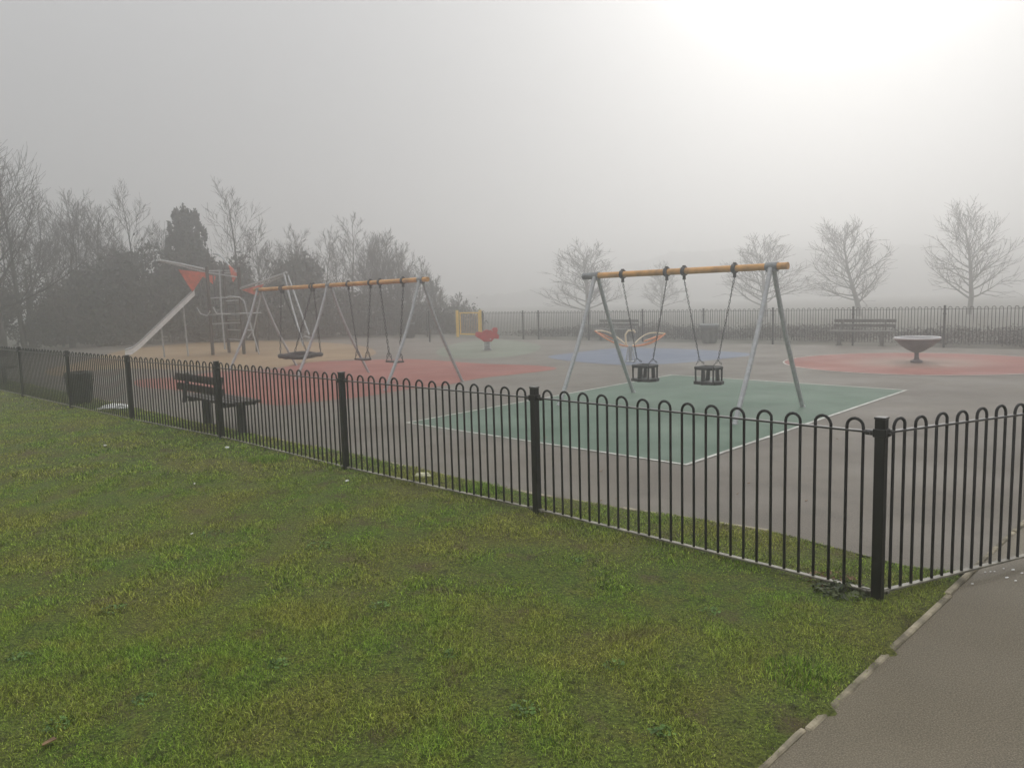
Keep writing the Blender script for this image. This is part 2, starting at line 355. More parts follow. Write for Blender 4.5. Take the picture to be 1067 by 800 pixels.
# ---- grass blades (one uncountable object)
def blades(name,xy,h,w,dry,m,base=None,lean=1.2):
    n=len(xy); z=lawn_z(xy[:,0],xy[:,1]) if base is None else np.full(n,base)
    a=NR.uniform(0,2*np.pi,n); l=NR.uniform(0,2*np.pi,n)
    side=np.stack([np.cos(a),np.sin(a),0*a],1)*(w/2)[:,None]; ld=np.stack([np.cos(l),np.sin(l),0*l],1)
    b=np.stack([xy[:,0],xy[:,1],z-.003],1); k=NR.uniform(.2,1.2,n)*lean
    mid=b+ld*(h*k*.35)[:,None]; mid[:,2]+=h*.55; tip=b+ld*(h*k)[:,None]; tip[:,2]+=h*np.sqrt(np.clip(1-k*k*.5,.2,1))
    v=np.stack([b-side,b+side,mid+side*.8,mid-side*.8,tip],1).reshape(-1,3)
    i=np.arange(n)*5
    lq=np.stack([i,i+1,i+2,i+3,i+3,i+2,i+4],1).ravel()
    st=np.stack([np.arange(n)*7,np.arange(n)*7+4],1).ravel()
    me=bpy.data.meshes.new(name); me.vertices.add(len(v)); me.vertices.foreach_set('co',v.ravel())
    me.loops.add(len(lq)); me.loops.foreach_set('vertex_index',lq); me.polygons.add(len(st)); me.polygons.foreach_set('loop_start',st); me.update(calc_edges=True); me.shade_smooth()
    for nm,val in (('tint',NR.uniform(0,1,n)**1.25),('dry',dry)):
        at_=me.attributes.new(nm,'FLOAT','POINT'); at_.data.foreach_set('value',np.repeat(val,5).astype(np.float32))
    me.materials.append(m); o=bpy.data.objects.new(name,me); C.objects.link(o); o['kind']='stuff'; return o
def scatter(n,y0,y1,wid=.95):
    y=np.sqrt(NR.uniform(y0*y0,y1*y1,n)); x=NR.uniform(-wid,wid,n)*y; k=inside(x,y,LAWN); return np.stack([x[k],y[k]],1)
def clump(xy):  # patchy height 0..1
    x,y=xy[:,0],xy[:,1]; z=0
    for k,a,p in _w[:14]: z=z+np.sin(1.7*k*(x*math.cos(a+1)+y*math.sin(a+1))+p*2)
    return np.clip(z/7+.5,0,1)
XY=[];H=[];W=[]
for n,y0,y1,hh,ww in ((400000,1.6,4.2,.019,.0023),(380000,4.2,7.5,.022,.0036),(300000,7.5,13,.03,.0065),(120000,13,24,.034,.012)):
    p=scatter(n,y0,y1); c_=clump(p); ke=NR.uniform(0,1,len(p))<.62+.38*c_; p=p[ke]; c_=c_[ke]
    XY.append(p); H.append(hh*(.45+.8*c_)*NR.uniform(.5,1.4,len(p))); W.append(ww*NR.uniform(.6,1.4,len(p)))
XY=np.concatenate(XY);H=np.concatenate(H);W=np.concatenate(W)
fd=edgedist(XY[:,0],XY[:,1],[(3.04,4.43)]+FPX+FPX[-2:0:-1])
H=H*(1+.35*np.exp(-(fd/.1)**2)); ed=edgedist(XY[:,0],XY[:,1],LAWN); H=H*np.clip(.35+ed/.16,.35,1); ke=NR.uniform(0,1,len(H))<np.clip(ed/.05,.12,1); XY,H,W,fd=XY[ke],H[ke],W[ke],fd[ke]
dry=(NR.uniform(0,1,len(H))<.05+.1*np.exp(-(fd/.3)**2))*NR.uniform(.3,1,len(H))
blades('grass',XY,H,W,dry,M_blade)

# ------------------------------------------------------------------ bow-top fences
PH=1.02
FP=[(1.96,4.03),(.17,5.88),(-1.7,7.63),(-3.73,9.68),(-5.75,11.48),(-7.71,13.32),(-9.8,15.3),(-11.8,17.2),(-13.8,19.1),(-15.8,21)]
def panel(parent,a,b,z0=.055,top=1.0,pitch=.186,near=True,first=None):
    a=V((*a,0)); b=V((*b,0)); t=(b-a).normalized(); L_=(b-a).length
    n=max(1,round((L_-.12)/pitch)); p=(L_-.1)/n
    mb=MB(); r_=.0086 if near else .0095; sg=8 if near else 5
    for i in range(n):
        s0=.05+p*(i+.25); s1=.05+p*(i+.75); c_=(s0+s1)/2; rr=(s1-s0)/2; pts=[a+t*s0+V((0,0,z0))]
        tw=RND.uniform(-.003,.003)
        zz_=top-rr+RND.uniform(-.004,.003)
        pts.append(a+t*s0+V((0,0,zz_)))
        for k in range(1,8 if near else 5):
            an=math.pi-math.pi*k/(8 if near else 5); pts.append(a+t*(c_+rr*math.cos(an)+tw)+V((0,0,zz_+rr*math.sin(an))))
        pts+= [a+t*s1+V((0,0,zz_)),a+t*s1+V((0,0,z0))]
        mb.tube(pts,r_,sg)
    o=mb.build('fence_panel',M_fence,parent)
    ang=math.atan2(t.y,t.x); m_=(a+b)/2
    for z in (z0,top-.065):
        q=MB(); q.box(m_+V((0,0,z)),(L_-.045,.034 if near else .04,.011 if near else .014),rz=ang,bev=.002)
        for e in (a+t*.06,b-t*.06):
            q.box(e+V((0,0,z-.003)),(.045,.02,.028),rz=ang,bev=.003); q.tube([e+V((-t.y,t.x,0))*.024+V((0,0,z-.004)),e-V((-t.y,t.x,0))*.024+V((0,0,z-.004))],.009,6)
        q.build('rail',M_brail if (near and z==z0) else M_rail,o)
    return o
def post(parent,p,t,top=PH,w=.054):
    ang=math.atan2(t[1],t[0]); m=MB(); m.box((p[0],p[1],(top-.11)/2),(w,w,top+.09),rz=ang,bev=.004)
    o=m.build('post',M_fence,parent)
    q=MB(); q.box((p[0],p[1],top-.005),(w+.006,w+.006,.012),rz=ang,bev=.003); q.build('post_cap',M_rail,o)
    q=MB()
    for z in (.93,): q.box((p[0],p[1],z+.005),(w+.014,w+.014,.045),rz=ang,bev=.003); q.tube([(p[0]-t[0]*.05,p[1]-t[1]*.05,z),(p[0]+t[0]*.05,p[1]+t[1]*.05,z)],.008,6)
    q.build('bracket',M_fence,o)
    return o
def run(name,label,pts,posts=True,near=True,skip_last=False,skip_first=False,z0=.055,top=1.0,ptop=PH,pitch=.177):
    th=thing(name,label,'fence',(pts[0][0],pts[0][1],0)); off=V((pts[0][0],pts[0][1]))
    P=[tuple(V(p)-off) for p in pts]
    for i,p in enumerate(P):
        q=P[min(i+1,len(P)-1)]; o_=P[max(i-1,0)]; t=V((q[0]-o_[0],q[1]-o_[1])).normalized()
        if i<len(P)-1: panel(th,P[i],P[i+1],near=near,z0=z0,top=top,pitch=pitch)
        if (i==len(P)-1 and skip_last) or (i==0 and skip_first): continue
        post(th,p,t,top=ptop)
    return th
run('bow_top_fence','long black bow topped railing between lawn and playground, seven black posts running into the distance',
    FP)
run('bow_top_fence','short black railing turning off the nearest corner post beside the asphalt path',
    [(1.96,4.03),(4.34,5.08),(6.7,6.13)],skip_first=True,pitch=.165)
FF=lambda t:(13.66-.72*t,20.39+.694*t)
run('bow_top_fence','dark far railing behind the dish roundabout and benches, fading into fog',
    [FF(-3.2),FF(-.65),FF(1.93),FF(4.44),FF(7.0),FF(9.55),FF(12.1),FF(14.65),FF(17.33),FF(18.22),FF(20.7)],near=False,z0=.1,top=1.13,ptop=1.17)
run('bow_top_fence','faint railing at the back left in front of the hedges',
    [FF(22.55),FF(24.6),(-7,37.9),(-9.6,38.3),(-12.2,38.8),(-14.8,39.2),(-17.4,39.6),(-20,40),(-22.6,40.4)],near=False,z0=.1,top=1.13,ptop=1.17,skip_first=True)
# yellow gate
a=V((*FF(20.85),0)); b=V((*FF(22.4),0)); th=thing('gate','yellow framed metal gate in the far railing, left of the thin posts','gate',(a.x,a.y,0),math.atan2((b-a).y,(b-a).x))
L_=(b-a).length
for x in (0,L_): m=MB(); m.box((x,0,.6),(.11,.11,1.24),bev=.01); m.build('gate_post',M_yellow,th)
m=MB()
for z in (.12,1.1): m.box((L_/2-.04,0,z),(L_-.34,.05,.06),bev=.006)
for x in (.1,L_-.2): m.box((x,0,.61),(.06,.05,1.04),bev=.006)
m.build('gate_frame',M_yellow,th)
m=MB()
for k in range(11): m.tube([(.16+(L_-.42)*k/10,0,.14),(.16+(L_-.42)*k/10,0,1.08)],.014,6)
m.build('gate_bars',mat('rust_brown_bars',(.4,.25,.12),.5),th)
m=MB(); m.box((L_-.14,-.04,.75),(.06,.05,.16),bev=.01); m.build('latch',M_galvd,th)

# ------------------------------------------------------------------ swings
def bent(a,b,bow,n=7):
    a=V(a);b=V(b); h=(b-a); side=V((h.x,h.y,0)); side=side.normalized()
    return [a+h*t+side*bow*math.sin(math.pi*t)+V((0,0,bow*.6*math.sin(math.pi*t))) for t in [k/n for k in range(n+1)]]
def chain(mb,a,b,big=1.0):
    a=V(a);b=V(b); L_=(b-a).length; n=int(L_/(.045*big)); t=(b-a)/n; d=t.normalized(); s1=d.orthogonal().normalized(); s2=d.cross(s1)
    for i in range(n):
        s=s1 if i%2 else s2; c_=a+t*(i+.5); l=.03*big; w=.011*big
        pts=[c_+d*x*l+s*y*w for x,y in ((-.8,-.6),(-1,0),(-.8,.6),(0,1),(.8,.6),(1,0),(.8,-.6),(0,-1),(-.8,-.6))]
        mb.tube(pts,.0042*big,4,cap=False)
def legpair(th,x,foot,z,r_=.033,bow=.07,m=None):
    for sy_ in (-1,1):
        mb=MB(); mb.tube(bent((x+.0,sy_*foot,0),(x,sy_*.045,z-.02),bow),[r_*.92]+[r_]*7,10)
        mb.lathe([(.0,.0),(r_*1.25,.004),(r_*1.25,.012),(r_*1.0,.03)],14,c=(x,sy_*foot,0))
        mb.build('leg',M_galv,th)
def beam(th,x0,x1,z,r_=.048,cap=M_galvd):
    n=14; mb=MB(); mb.tube([(x0+(x1-x0)*k/n,0,z) for k in range(n+1)],r_,14); b=mb.build('crossbeam',M_beam,th); return b
def collar(th,x,z,r_,w,m): q=MB(); q.tube([(x-w/2,0,z),(x+w/2,0,z)],r_,14); q.box((x,0,z-r_*.8),(w*.8,.11,.05),bev=.01); return q.build('beam_bracket',m,th)
def hanger(th,x,z):
    q=MB(); q.tube([(x-.028,0,z),(x+.028,0,z)],.068,14); q.box((x,0,z-.085),(.03,.05,.06),bev=.008); q.box((x,0,z+.07),(.04,.05,.03),bev=.008); q.tube([(x,-.03,z-.115),(x,.03,z-.115)],.012,6); return q.build('hanger',M_black,th)
# toddler swing frame
tc=(2.4875,11.555); ta=math.atan2(-.7192,.6948)
th=thing('swing_frame','orange beam swing frame with bowed grey legs over the green surface, nearest swing frame','swing frame',(tc[0],tc[1],0),ta)
Zt=2.03
for x in (-1.53,1.53): legpair(th,x,.965,Zt)
bb=beam(th,-1.72,1.74,Zt)
q=MB(); q.tube([(-1.80,0,Zt),(-1.60,0,Zt)],.056,14); q.build('end_cap',M_galvd,th)
q=MB(); q.tube([(1.735,0,Zt),(1.755,0,Zt)],.05,14); q.build('end_cap',M_beam,th)
collar(th,-1.53,Zt,.06,.12,M_galvd); collar(th,1.53,Zt,.06,.17,M_galvd)
TH=[(-.99,-.16),(.146,.97)]
for a_,b_ in TH:
    for x in (a_,b_): hanger(th,x,Zt)
def cradle(label,a_,b_,zs,yaw=0):
    c_=(a_+b_)/2; ca,sa=math.cos(ta),math.sin(ta); X=tc[0]+c_*ca; Y=tc[1]+c_*sa
    t=thing('cradle_swing',label,'swing',(X,Y,0),ta,'black cradle swings hanging over the green surface')
    w,d=.145,.115
    q=MB(); loop=[(-w,-d,0),(w,-d,0),(w,d,0),(-w,d,0)]
    for i in range(4): q.tube([V(loop[i])+V((0,0,zs+.215)),V(loop[(i+1)%4])+V((0,0,zs+.215))],.027,8)
    q.build('seat_rim',M_rubber,t)
    q=MB(); pl=[(-.25,-.02),(-.2,-.14),(-.05,-.17),(.0,-.23),(.05,-.17),(.2,-.14),(.25,-.02),(.2,.15),(.06,.17),(-.06,.17),(-.2,.15)]
    q.prism(pl,.045,lambda a,b,w_:(a*.88,b*.88,zs+w_)); q.build('seat_base',M_rubber,t)
    for x,y in ((-w,-d),(w,-d),(w,d),(-w,d)):
        q=MB(); q.tube([(x,y,zs+.01),(x*1.02,y,zs+.215)],.014,7); q.build('corner_strap',M_rubber,t)
    for y in (-d,d):
        for x in (-.07,.07) if y>0 else (-.02,):
            q=MB(); q.tube([(x*1.2,y*.95,zs+.01),(x,y,zs+.215)],[.034,.026],8); q.build('bar_guard',M_rubber,t)
    for sx_,hx_ in ((-1,a_-c_),(1,b_-c_)):
        q=MB(); k=V((sx_*(w+.01),0,zs+.33)); chain(q,(hx_,0,Zt-.12),k)
        for sy_ in (-1,1): chain(q,k,(sx_*w,sy_*d,zs+.26))
        q.build('chain',M_chain,t)
cradle('left black rubber cradle swing seat on chains, nearer the wings of the far spinner',*TH[0],.38)
cradle('right black rubber cradle swing seat on chains, the one nearer the thicker pair of legs',*TH[1],.40)
# big frame
bc=(-4.19,18.0); ba=math.atan2(-.7339,.6792); Zb=2.12
th=thing('swing_frame','long orange beam swing frame on three pairs of grey legs over red surface','swing frame',(bc[0],bc[1],0),ba)
for x in (-3.7,0,3.6): legpair(th,x,.96,Zb,r_=.032,bow=.09)
beam(th,-3.95,3.82,Zb,.048)
for x in (-3.7,0,3.6): collar(th,x,Zb,.062,.16,M_galvd)
for x in (.86,1.76,2.13,2.98,-2.41,-2.3,-.84,-.72): hanger(th,x,Zb)
def flat(label,a_,b_,w=.2):
    c_=(a_+b_)/2; X=bc[0]+c_*math.cos(ba); Y=bc[1]+c_*math.sin(ba)
    t=thing('flat_swing',label,'swing',(X,Y,0),ba,'flat seat swings on the far frame')
    q=MB(); q.box((0,0,.45),(2*w+.04,.18,.035),bev=.012); q.build('seat',M_rubber,t)
    for sx_,hx_ in ((-1,a_-c_),(1,b_-c_)):
        q=MB(); k=V((sx_*(w+.01),0,.68)); chain(q,(hx_,0,Zb-.12),k,1.6)
        for sy_ in (-1,1): chain(q,k,(sx_*w,sy_*.07,.46),1.6)
        q.build('chain',M_chain,t)
flat('flat seat swing next to the middle legs of the long orange beam frame',.86,1.76)
flat('flat seat swing next to the end legs of the long orange beam frame',2.13,2.98)
c_=-1.57; t=thing('basket_swing','round black rope basket swing hanging low over the sand coloured surface','swing',(bc[0]+c_*math.cos(ba),bc[1]+c_*math.sin(ba),0),ba)
q=MB(); R_b=.5
q.tube([(R_b*math.cos(a)*1.0,R_b*math.sin(a),.44+.02*math.sin(3*a)) for a in [2*math.pi*k/36 for k in range(37)]],.055,9); q.build('ring',M_rubber,t)
q=MB()
for k in range(-4,5):
    x=k*.1; l=math.sqrt(R_b**2-x*x)
    for sw in (0,1):
        q.tube([((x,l*s,.44-.06*(1-s*s)) if sw else (l*s,x,.435-.06*(1-s*s))) for s in (-1,-.5,0,.5,1)],.012,5)
q.build('net',M_rubber,t)
for sx_ in (-1,1):
    for sy_ in (-1,1):
        q=MB(); chain(q,(sx_*.79,sy_*.03,Zb-.12),(sx_*.36,sy_*.36,.49),1.8); q.build('chain',M_chain,t)

# ------------------------------------------------------------------ climbing tower with sails
TO=V((-10.0,27.5,0))
th=thing('climbing_tower','climbing tower on dark posts with orange sails, ladder rungs and grey spars','climbing frame',tuple(TO))
def loc(*l): return [V(p)-TO for p in l]
A=V((-10.56,27.18,0));Cc=V((-9.47,27.22,0));B=V((-10.4,28.32,0)); D_=V((-9.35,28.3,0))
for p,h in ((A,3.1),(Cc,3.05),(B,3.1),(D_,1.6)):
    q=MB(); q.tube(loc(p,p+V((0,0,h/2)),p+V((0,0,h))),.06,10); q.build('post',M_brown,th)
q=MB(); q.prism([(-.75,-.42),(.7,-.4),(.75,.95),(-.6,.95)],.05,lambda a,b,w_:(a,b,1.42+w_)); q.build('deck',M_galvd,th)
for z in (.45,1.1,1.75,2.0): q=MB(); q.tube(loc(A+V((0,0,z)),Cc+V((0,0,z+.02))),.022,7); q.build('rung',M_brown if z in(.45,1.75) else M_galv,th)
for z in (.5,.85,1.2,1.9,2.9): q=MB(); q.tube(loc(B+V((0,0,z)),Cc+V((0,0,z))),.02,7); q.build('rung',M_galv,th)
q=MB(); q.tube(loc(A+V((0,0,2.95)),B+V((0,0,3.0)),Cc+V((0,0,2.95))),.02,7); q.tube(loc(A+V((0,0,2.9)),Cc+V((0,0,2.7))),.02,7); q.build('top_bar',M_galv,th)
y=26.9
q=MB(); q.tube(loc(P3(228.5,281,26.6),P3(230.5,320,26.55),P3(234.5,364,26.5)),.03,8); q.build('sliding_pole',M_galv,th)
def sail(pts,ys,t=.03):
    P=[P3(a,b,c)-TO for (a,b),c in zip(pts,ys)]; n=(P[1]-P[0]).cross(P[2]-P[0]).normalized()*t/2
    q=MB(); q.add([p-n for p in P]+[p+n for p in P],[(2,1,0),(3,4,5),(0,1,4,3),(1,2,5,4),(2,0,3,5)]); q.build('sail',M_orange,th,smooth=0)
sail([(186,281),(214,284),(200.5,304)],[26.2,27.1,26.6])
sail([(205,283),(225,288),(222,296)],[27.5,28.2,28.0])
sail([(238.5,276),(248,285),(243,294)],[27.9,27.3,27.5])
sail([(252,302),(274.5,296),(268,308)],[27.2,26.2,26.6])
for pts,ys,r_ in (([(164.5,271),(190,275.5),(213,280.5)],[25.6,26.3,27.1],.035),([(168,272.5),(190,277.5),(213,283.5)],[25.8,26.5,27.3],.02),
               ([(222,264.5),(228,265.5),(233,269.5),(240,278)],[28.6,28.5,28.3,27.9],.03),
               ([(250,300.5),(275,292.5),(299,284)],[27.2,26.4,25.6],.035),([(252,302.5),(275,296),(297,287)],[27.4,26.6,25.8],.02)):
    q=MB(); q.tube([P3(a,b,c)-TO for (a,b),c in zip(pts,ys)],r_,8); q.build('spar',M_galv,th)
# slanting climbing poles hung from the right spar tip
for pts,ys in (([(296,285.5),(304,318),(312,346),(316,360)],[25.6,25.2,24.9,24.6]),([(300,287),(311,318),(322,349)],[25.7,25.3,25.0]),([(299,300),(306,325),(313.5,350)],[25.9,25.6,25.3])):
    q=MB(); q.tube([P3(a,b,c)-TO for (a,b),c in zip(pts,ys)],.028,7); q.build('climbing_pole',M_galv,th)
q=MB(); q.tube([P3(a,b,24.9)-TO for a,b in ((314,352),(318,350),(323,352),(320,356))],.02,6); q.build('foot_hold',M_galv,th)
for (a,b),(c2,d2),yy in (((222,286),(228,350),27.8),((207,295),(211,316),27.2),((211,293),(206,312),27.2),((243,300),(248,352),27.9)):
    q=MB(); q.tube([P3(a,b,yy)-TO,P3(c2,d2,yy-.1)-TO],.02,6); q.build('climbing_rope',M_chain,th)
# curved ladder on the right
for dx,dy in ((0,0),(8.5,1)):
    q=MB(); q.tube([P3(a+dx*.0,b,26.6+dx*.06)-TO for a,b in ((240,309),(250,310),(254.5,314),(257,325),(270,369))] if dx==0 else [P3(a,b,27)-TO for a,b in ((274,297),(264,345),(258,352))],.026,8); q.build('ladder_rail',M_galv,th)
for (a,b),(c2,d2) in (((250,326.5),(272,326)),((255,344),(264,344))):
    q=MB(); q.tube([P3(a,b,26.9)-TO,P3(c2,d2,26.8)-TO],.024,7); q.build('rung',M_galv,th)
for pts in ([(205,320),(209,327),(216,329),(219,324)],[(222,320),(226,327),(240,327)]):
    q=MB(); q.tube([P3(a,b,26.9)-TO for a,b in pts],.022,7); q.build('hand_rail',M_galv,th)
# slide
s0=P3(203,306,27.0)-TO; s1=P3(146,361,26.3)-TO; s2=P3(138,367,26.2)-TO; s3=P3(131,369,26.1)-TO
ln=[s0,s0*.5+s1*.5,s1,s2,s3]
sd_=(s1-s0); sx_=V((-sd_.y,sd_.x,0)).normalized()
prof=[(-.21,.15),(-.235,.15),(-.22,-.06),(.22,-.06),(.235,.15),(.21,.15),(.19,-.02),(-.19,-.02)]
q=MB(); vs=[];n=len(prof)
for p in ln: vs+=[p+sx_*a+V((0,0,b)) for a,b in prof]
fs=[(i*n+k,i*n+(k+1)%n,(i+1)*n+(k+1)%n,(i+1)*n+k) for i in range(len(ln)-1) for k in range(n)]+[tuple(range(n)),tuple((len(ln)-1)*n+k for k in range(n))]
q.add(vs,fs); sl_=q.build('slide_chute',M_slide,th,smooth=30)
q=MB(); 
for a in (-.225,.225): q.tube([p+sx_*a+V((0,0,.15)) for p in ln],.026,7)
q.build('slide_rim',M_galv,sl_)
for (a,b),(c2,d2),yy in (((168,341),(171,366),26.6),((191,320),(196,369),26.9)):
    q=MB(); p0=P3(a,b,yy)-TO; p1=P3(c2,d2,yy)-TO; p1.z=0; q.tube([p0,p1],.03,8); q.build('slide_support',M_galv,th)

# ------------------------------------------------------------------ dish roundabout
th=thing('dish_roundabout','purple grey dish spinner with pale rim on the red circle','roundabout',(9.16,17.29,0)); th.scale=(.9,.9,1.04)
q=MB(); pr=[(.03,.22),(.09,.23),(.2,.28),(.36,.37),(.5,.49),(.52,.535),(.485,.535),(.4,.44),(.25,.36),(.0,.32)]
q.lathe(pr,40); q.build('bowl',M_dish,th)
q=MB(); q.tube([(.515*math.cos(a),.515*math.sin(a),.54) for a in [2*math.pi*k/48 for k in range(49)]],.024,8); q.build('rim',M_rim,th)
q=MB(); q.lathe([(.0,.0),(.14,.0),(.14,.05),(.09,.07),(.055,.1),(.05,.2),(.07,.27),(.0,.27)],20); q.build('pedestal',M_dish,th)
# rocker / spinner with tubular wings
th=thing('winged_spinner','small play spinner with orange and cream tubular wings on the blue surface','play equipment',(3.05,19.61,0))
q=MB(); q.tube([(0,0,0),(0,0,.42)],.05,10); q.lathe([(0,0),(.12,0),(.12,.02),(.05,.03)],16); q.build('pedestal',M_galv,th)
for dx,dy in ((-.14,-.12),(.1,-.15),(.02,.2)):
    q=MB(); q.tube([(dx,dy,.0),(dx*.4,dy*.4,.4)],.02,7); q.build('strut',M_galv,th)
for sgn,rise in ((-1,.42),(1,.3)):
    for k,(a0,m) in enumerate(((-.2,M_otube),(.0,M_otube),(.22,M_cream))):
        q=MB(); pts=[]
        for i in range(13):
            t=i/12; x=sgn*(.05+.85*t); z=.4+rise*t*(.75+.25*t)+(.10 if k==2 else -.05*k)*math.sin(math.pi*t)
            pts.append((x,a0*math.sin(math.pi*t)*1.3,z+a0*.25*math.sin(math.pi*t)))
        q.tube(pts,.018,7); q.build('wing_tube',m,th)
    q=MB(); q.prism([(sgn*.35,-.06),(sgn*.62,-.1),(sgn*.8,0),(sgn*.62,.1),(sgn*.35,.06)],.03,lambda a,b,w_:(a,b,.4+rise*abs(a)/.9+w_)); q.build('seat',M_otube,th)
q=MB(); q.tube([(-.1,0,.4),(-.12,0,.7),(-.05,0,.8),(.1,0,.8),(.13,0,.74)],.025,8); q.build('handle',M_cream,th)
# springer
th=thing('springer','red bird shaped springer on a coil beside the yellow gate','springer',(-.79,25.64,0),.15); th.scale=(1.15,1.15,1.1)
q=MB(); q.tube([(.09*math.cos(a),.09*math.sin(a),.03+.24*a/(2*math.pi*5)) for a in [2*math.pi*k/14 for k in range(71)]],.016,6); q.build('spring',M_galv,th)
q=MB(); q.lathe([(0,0),(.16,0),(.16,.02),(.0,.03)],18); q.build('base_plate',M_galvd,th)
body=[(-.34,.46),(-.32,.56),(-.22,.57),(-.14,.55),(-.08,.6),(.0,.63),(.08,.6),(.14,.62),(.2,.68),(.29,.68),(.31,.6),(.28,.52),(.34,.44),(.32,.34),(.2,.36),(.12,.27),(-.1,.27),(-.2,.36),(-.28,.4)]
for y_ in (-.09,.09): q=MB(); q.prism(body,.03,lambda a,b,w_,y_=y_:(a,y_+w_,b)); q.build('side_panel',M_red,th,smooth=0)
q=MB(); q.box((0,0,.5),(.24,.2,.03),bev=.01); q.build('seat',M_red,th)
q=MB(); q.tube([(.14,-.17,.6),(.14,.17,.6)],.015,7); q.build('handle',M_galv,th)
q=MB(); q.tube([(.08,-.2,.34),(.08,.2,.34)],.018,7); q.build('foot_rest',M_galv,th)

# ------------------------------------------------------------------ benches and bins
def bench(label,p,rz,m=M_wood,mf=M_black,L_=1.8,leg=.6,cat='bench'):   # local x along, back on -y side
    t=thing('park_bench',label,cat,(p[0],p[1],0),rz)
    for k in range(4):
        q=MB(); q.box((0,-.2+.12*k,.44),(L_,.1,.035),bev=.006); q.build('seat_slat',m,t)
    for k in range(2):
        q=MB(); q.box((0,-.31-.025*k,.6+.14*k),(L_,.03,.1),rx=-.2,bev=.006); q.build('back_slat',m,t)
    for x in (-leg,leg):
        q=MB(); q.box((x,0,.2),(.11,.09,.42),bev=.008); q.box((x,-.02,.4),(.05,.46,.04),bev=.006)
        q.box((x+.0,-.275,.58),(.05,.04,.42),rx=.2-.4,bev=.006); q.box((x,0,.012),(.17,.16,.024),bev=.004); q.build('leg',mf,t)
    return t
M_gb=mat('weathered_grey_slat',(.1,.095,.085),.6,0,.3,9)
p=(-4.01,10.55)
bench('dark slatted bench just behind the near railing, facing the red surface',p,math.atan2(-.84,.81),L_=1.5,leg=.56)
bench('dark bench end cut off by the left picture edge behind the railing',(-12.35,18.45),math.atan2(-.84,.81),leg=.585)
ra=math.atan2(.694,-.72)
bench('grey bench against the far railing under the bare tree, left of the dish',(10.45,22.95),ra,M_gb,M_gb,L_=1.8,leg=.62)
bench('faint grey bench at the far railing behind the winged spinner',(3.9,29.1),ra,M_gb,M_gb,leg=.62)
def litter_bin(label,p,rz,s=1,m=M_bin,ml=None):
    t=thing('litter_bin',label,'bin',(p[0],p[1],0),rz)
    q=MB(); n=4
    def sq(w,z,): return [(-w,-w,z),(w,-w,z),(w,w,z),(-w,w,z)]
    q.lathe([(.2*s,.0),(.215*s,.03),(.27*s,.5*s),(.0,.5*s)],8,ph=math.pi/8); q.build('body',m,t)
    q=MB(); q.lathe([(.285*s,.48*s),(.3*s,.5*s),(.3*s,.57*s),(.27*s,.6*s),(.2*s,.6*s),(.19*s,.56*s),(0,.56*s)],8,ph=math.pi/8); q.build('lid',ml or m,t)
    q=MB()
    for k in range(8):
        a=k*math.pi/4; q.box((.245*s*math.cos(a),.245*s*math.sin(a),.27*s),(.012,.1*s,.38*s),rz=a,ry=.12,bev=.004)
    q.build('rib_panels',m,t)
    return t
t_=litter_bin('dark green litter bin beside the railing posts at the left',(-7.88,13.93),.3,1.0); t_.scale=(.82,.82,1)
litter_bin('pale topped grey litter bin at the far railing between the bare trees',(6.75,26.1),.2,1.1,M_gb,M_galvd)
litter_bin('dim bin shaped box at the back hedge, left of the yellow gate',(-4.75,35.9),.4,1.15,M_black)
q=MB(); q.tube([(0,0,0),(0,0,1.25)],.04,8); q.box((0,0,1.27),(.1,.1,.05),bev=.01)
o=q.build('bollard_post',M_fence); o.location=(-3.35,31.8,0); tag(o,'thin dark upright post standing alone before the back hedge','post')

# ------------------------------------------------------------------ litter and small plants
def crumple(name,label,p,s,m,flat=.35,cat='litter',group=None,z=.02):
    bm=bmesh.new(); bmesh.ops.create_icosphere(bm,subdivisions=3,radius=1)
    for v in bm.verts:
        n=mathutils.noise.noise(v.co*1.7+V((p[0]*9,p[1]*7,0)))*.5+mathutils.noise.noise(v.co*4+V((p[0],p[1],3)))*.35
        v.co*=1+n; v.co.x*=s[0]; v.co.y*=s[1]; v.co.z*=s[2]
    me=bpy.data.meshes.new(name); bm.to_mesh(me); bm.free(); me.materials.append(m); o=bpy.data.objects.new(name,me); C.objects.link(o); o.location=(p[0],p[1],z+s[2]*.4); o.rotation_euler=(0,0,RND.uniform(0,3)); tag(o,label,cat,group); return o
p=(-6.75,12.93)
crumple('plastic_bag','crumpled white plastic bag on the ground behind the railing',p,(.26,.14,.06),M_white)
gl='pieces of white litter on the lawn'
for px,py,s in ((237,470,.036),(110,467,.028),(203,508,.016),(200,559,.013),(362,506,.022)):
    x,y_=G(px,py); 
    lab={237:'small white paper scrap on the lawn near the bench',110:'small white scrap on the lawn below the white bag',203:'tiny pale scrap in the middle left of the lawn',200:'tiny white scrap in darker turf at the lawn left',362:'small white scrap at the foot of the third nearest post'}[px]
    crumple('paper_scrap',lab,(x,y_),(s,s*.5,s*.35),M_white,group=gl,z=float(lawn_z(np.array([x]),np.array([y_]))[0])+.012)
x,y_=G(441,499); crumple('paper_scrap','pale yellowish litter in the grass strip under the railing',(x,y_),(.07,.04,.03),mat('pale_yellow',(.6,.58,.4),.7),z=.02)
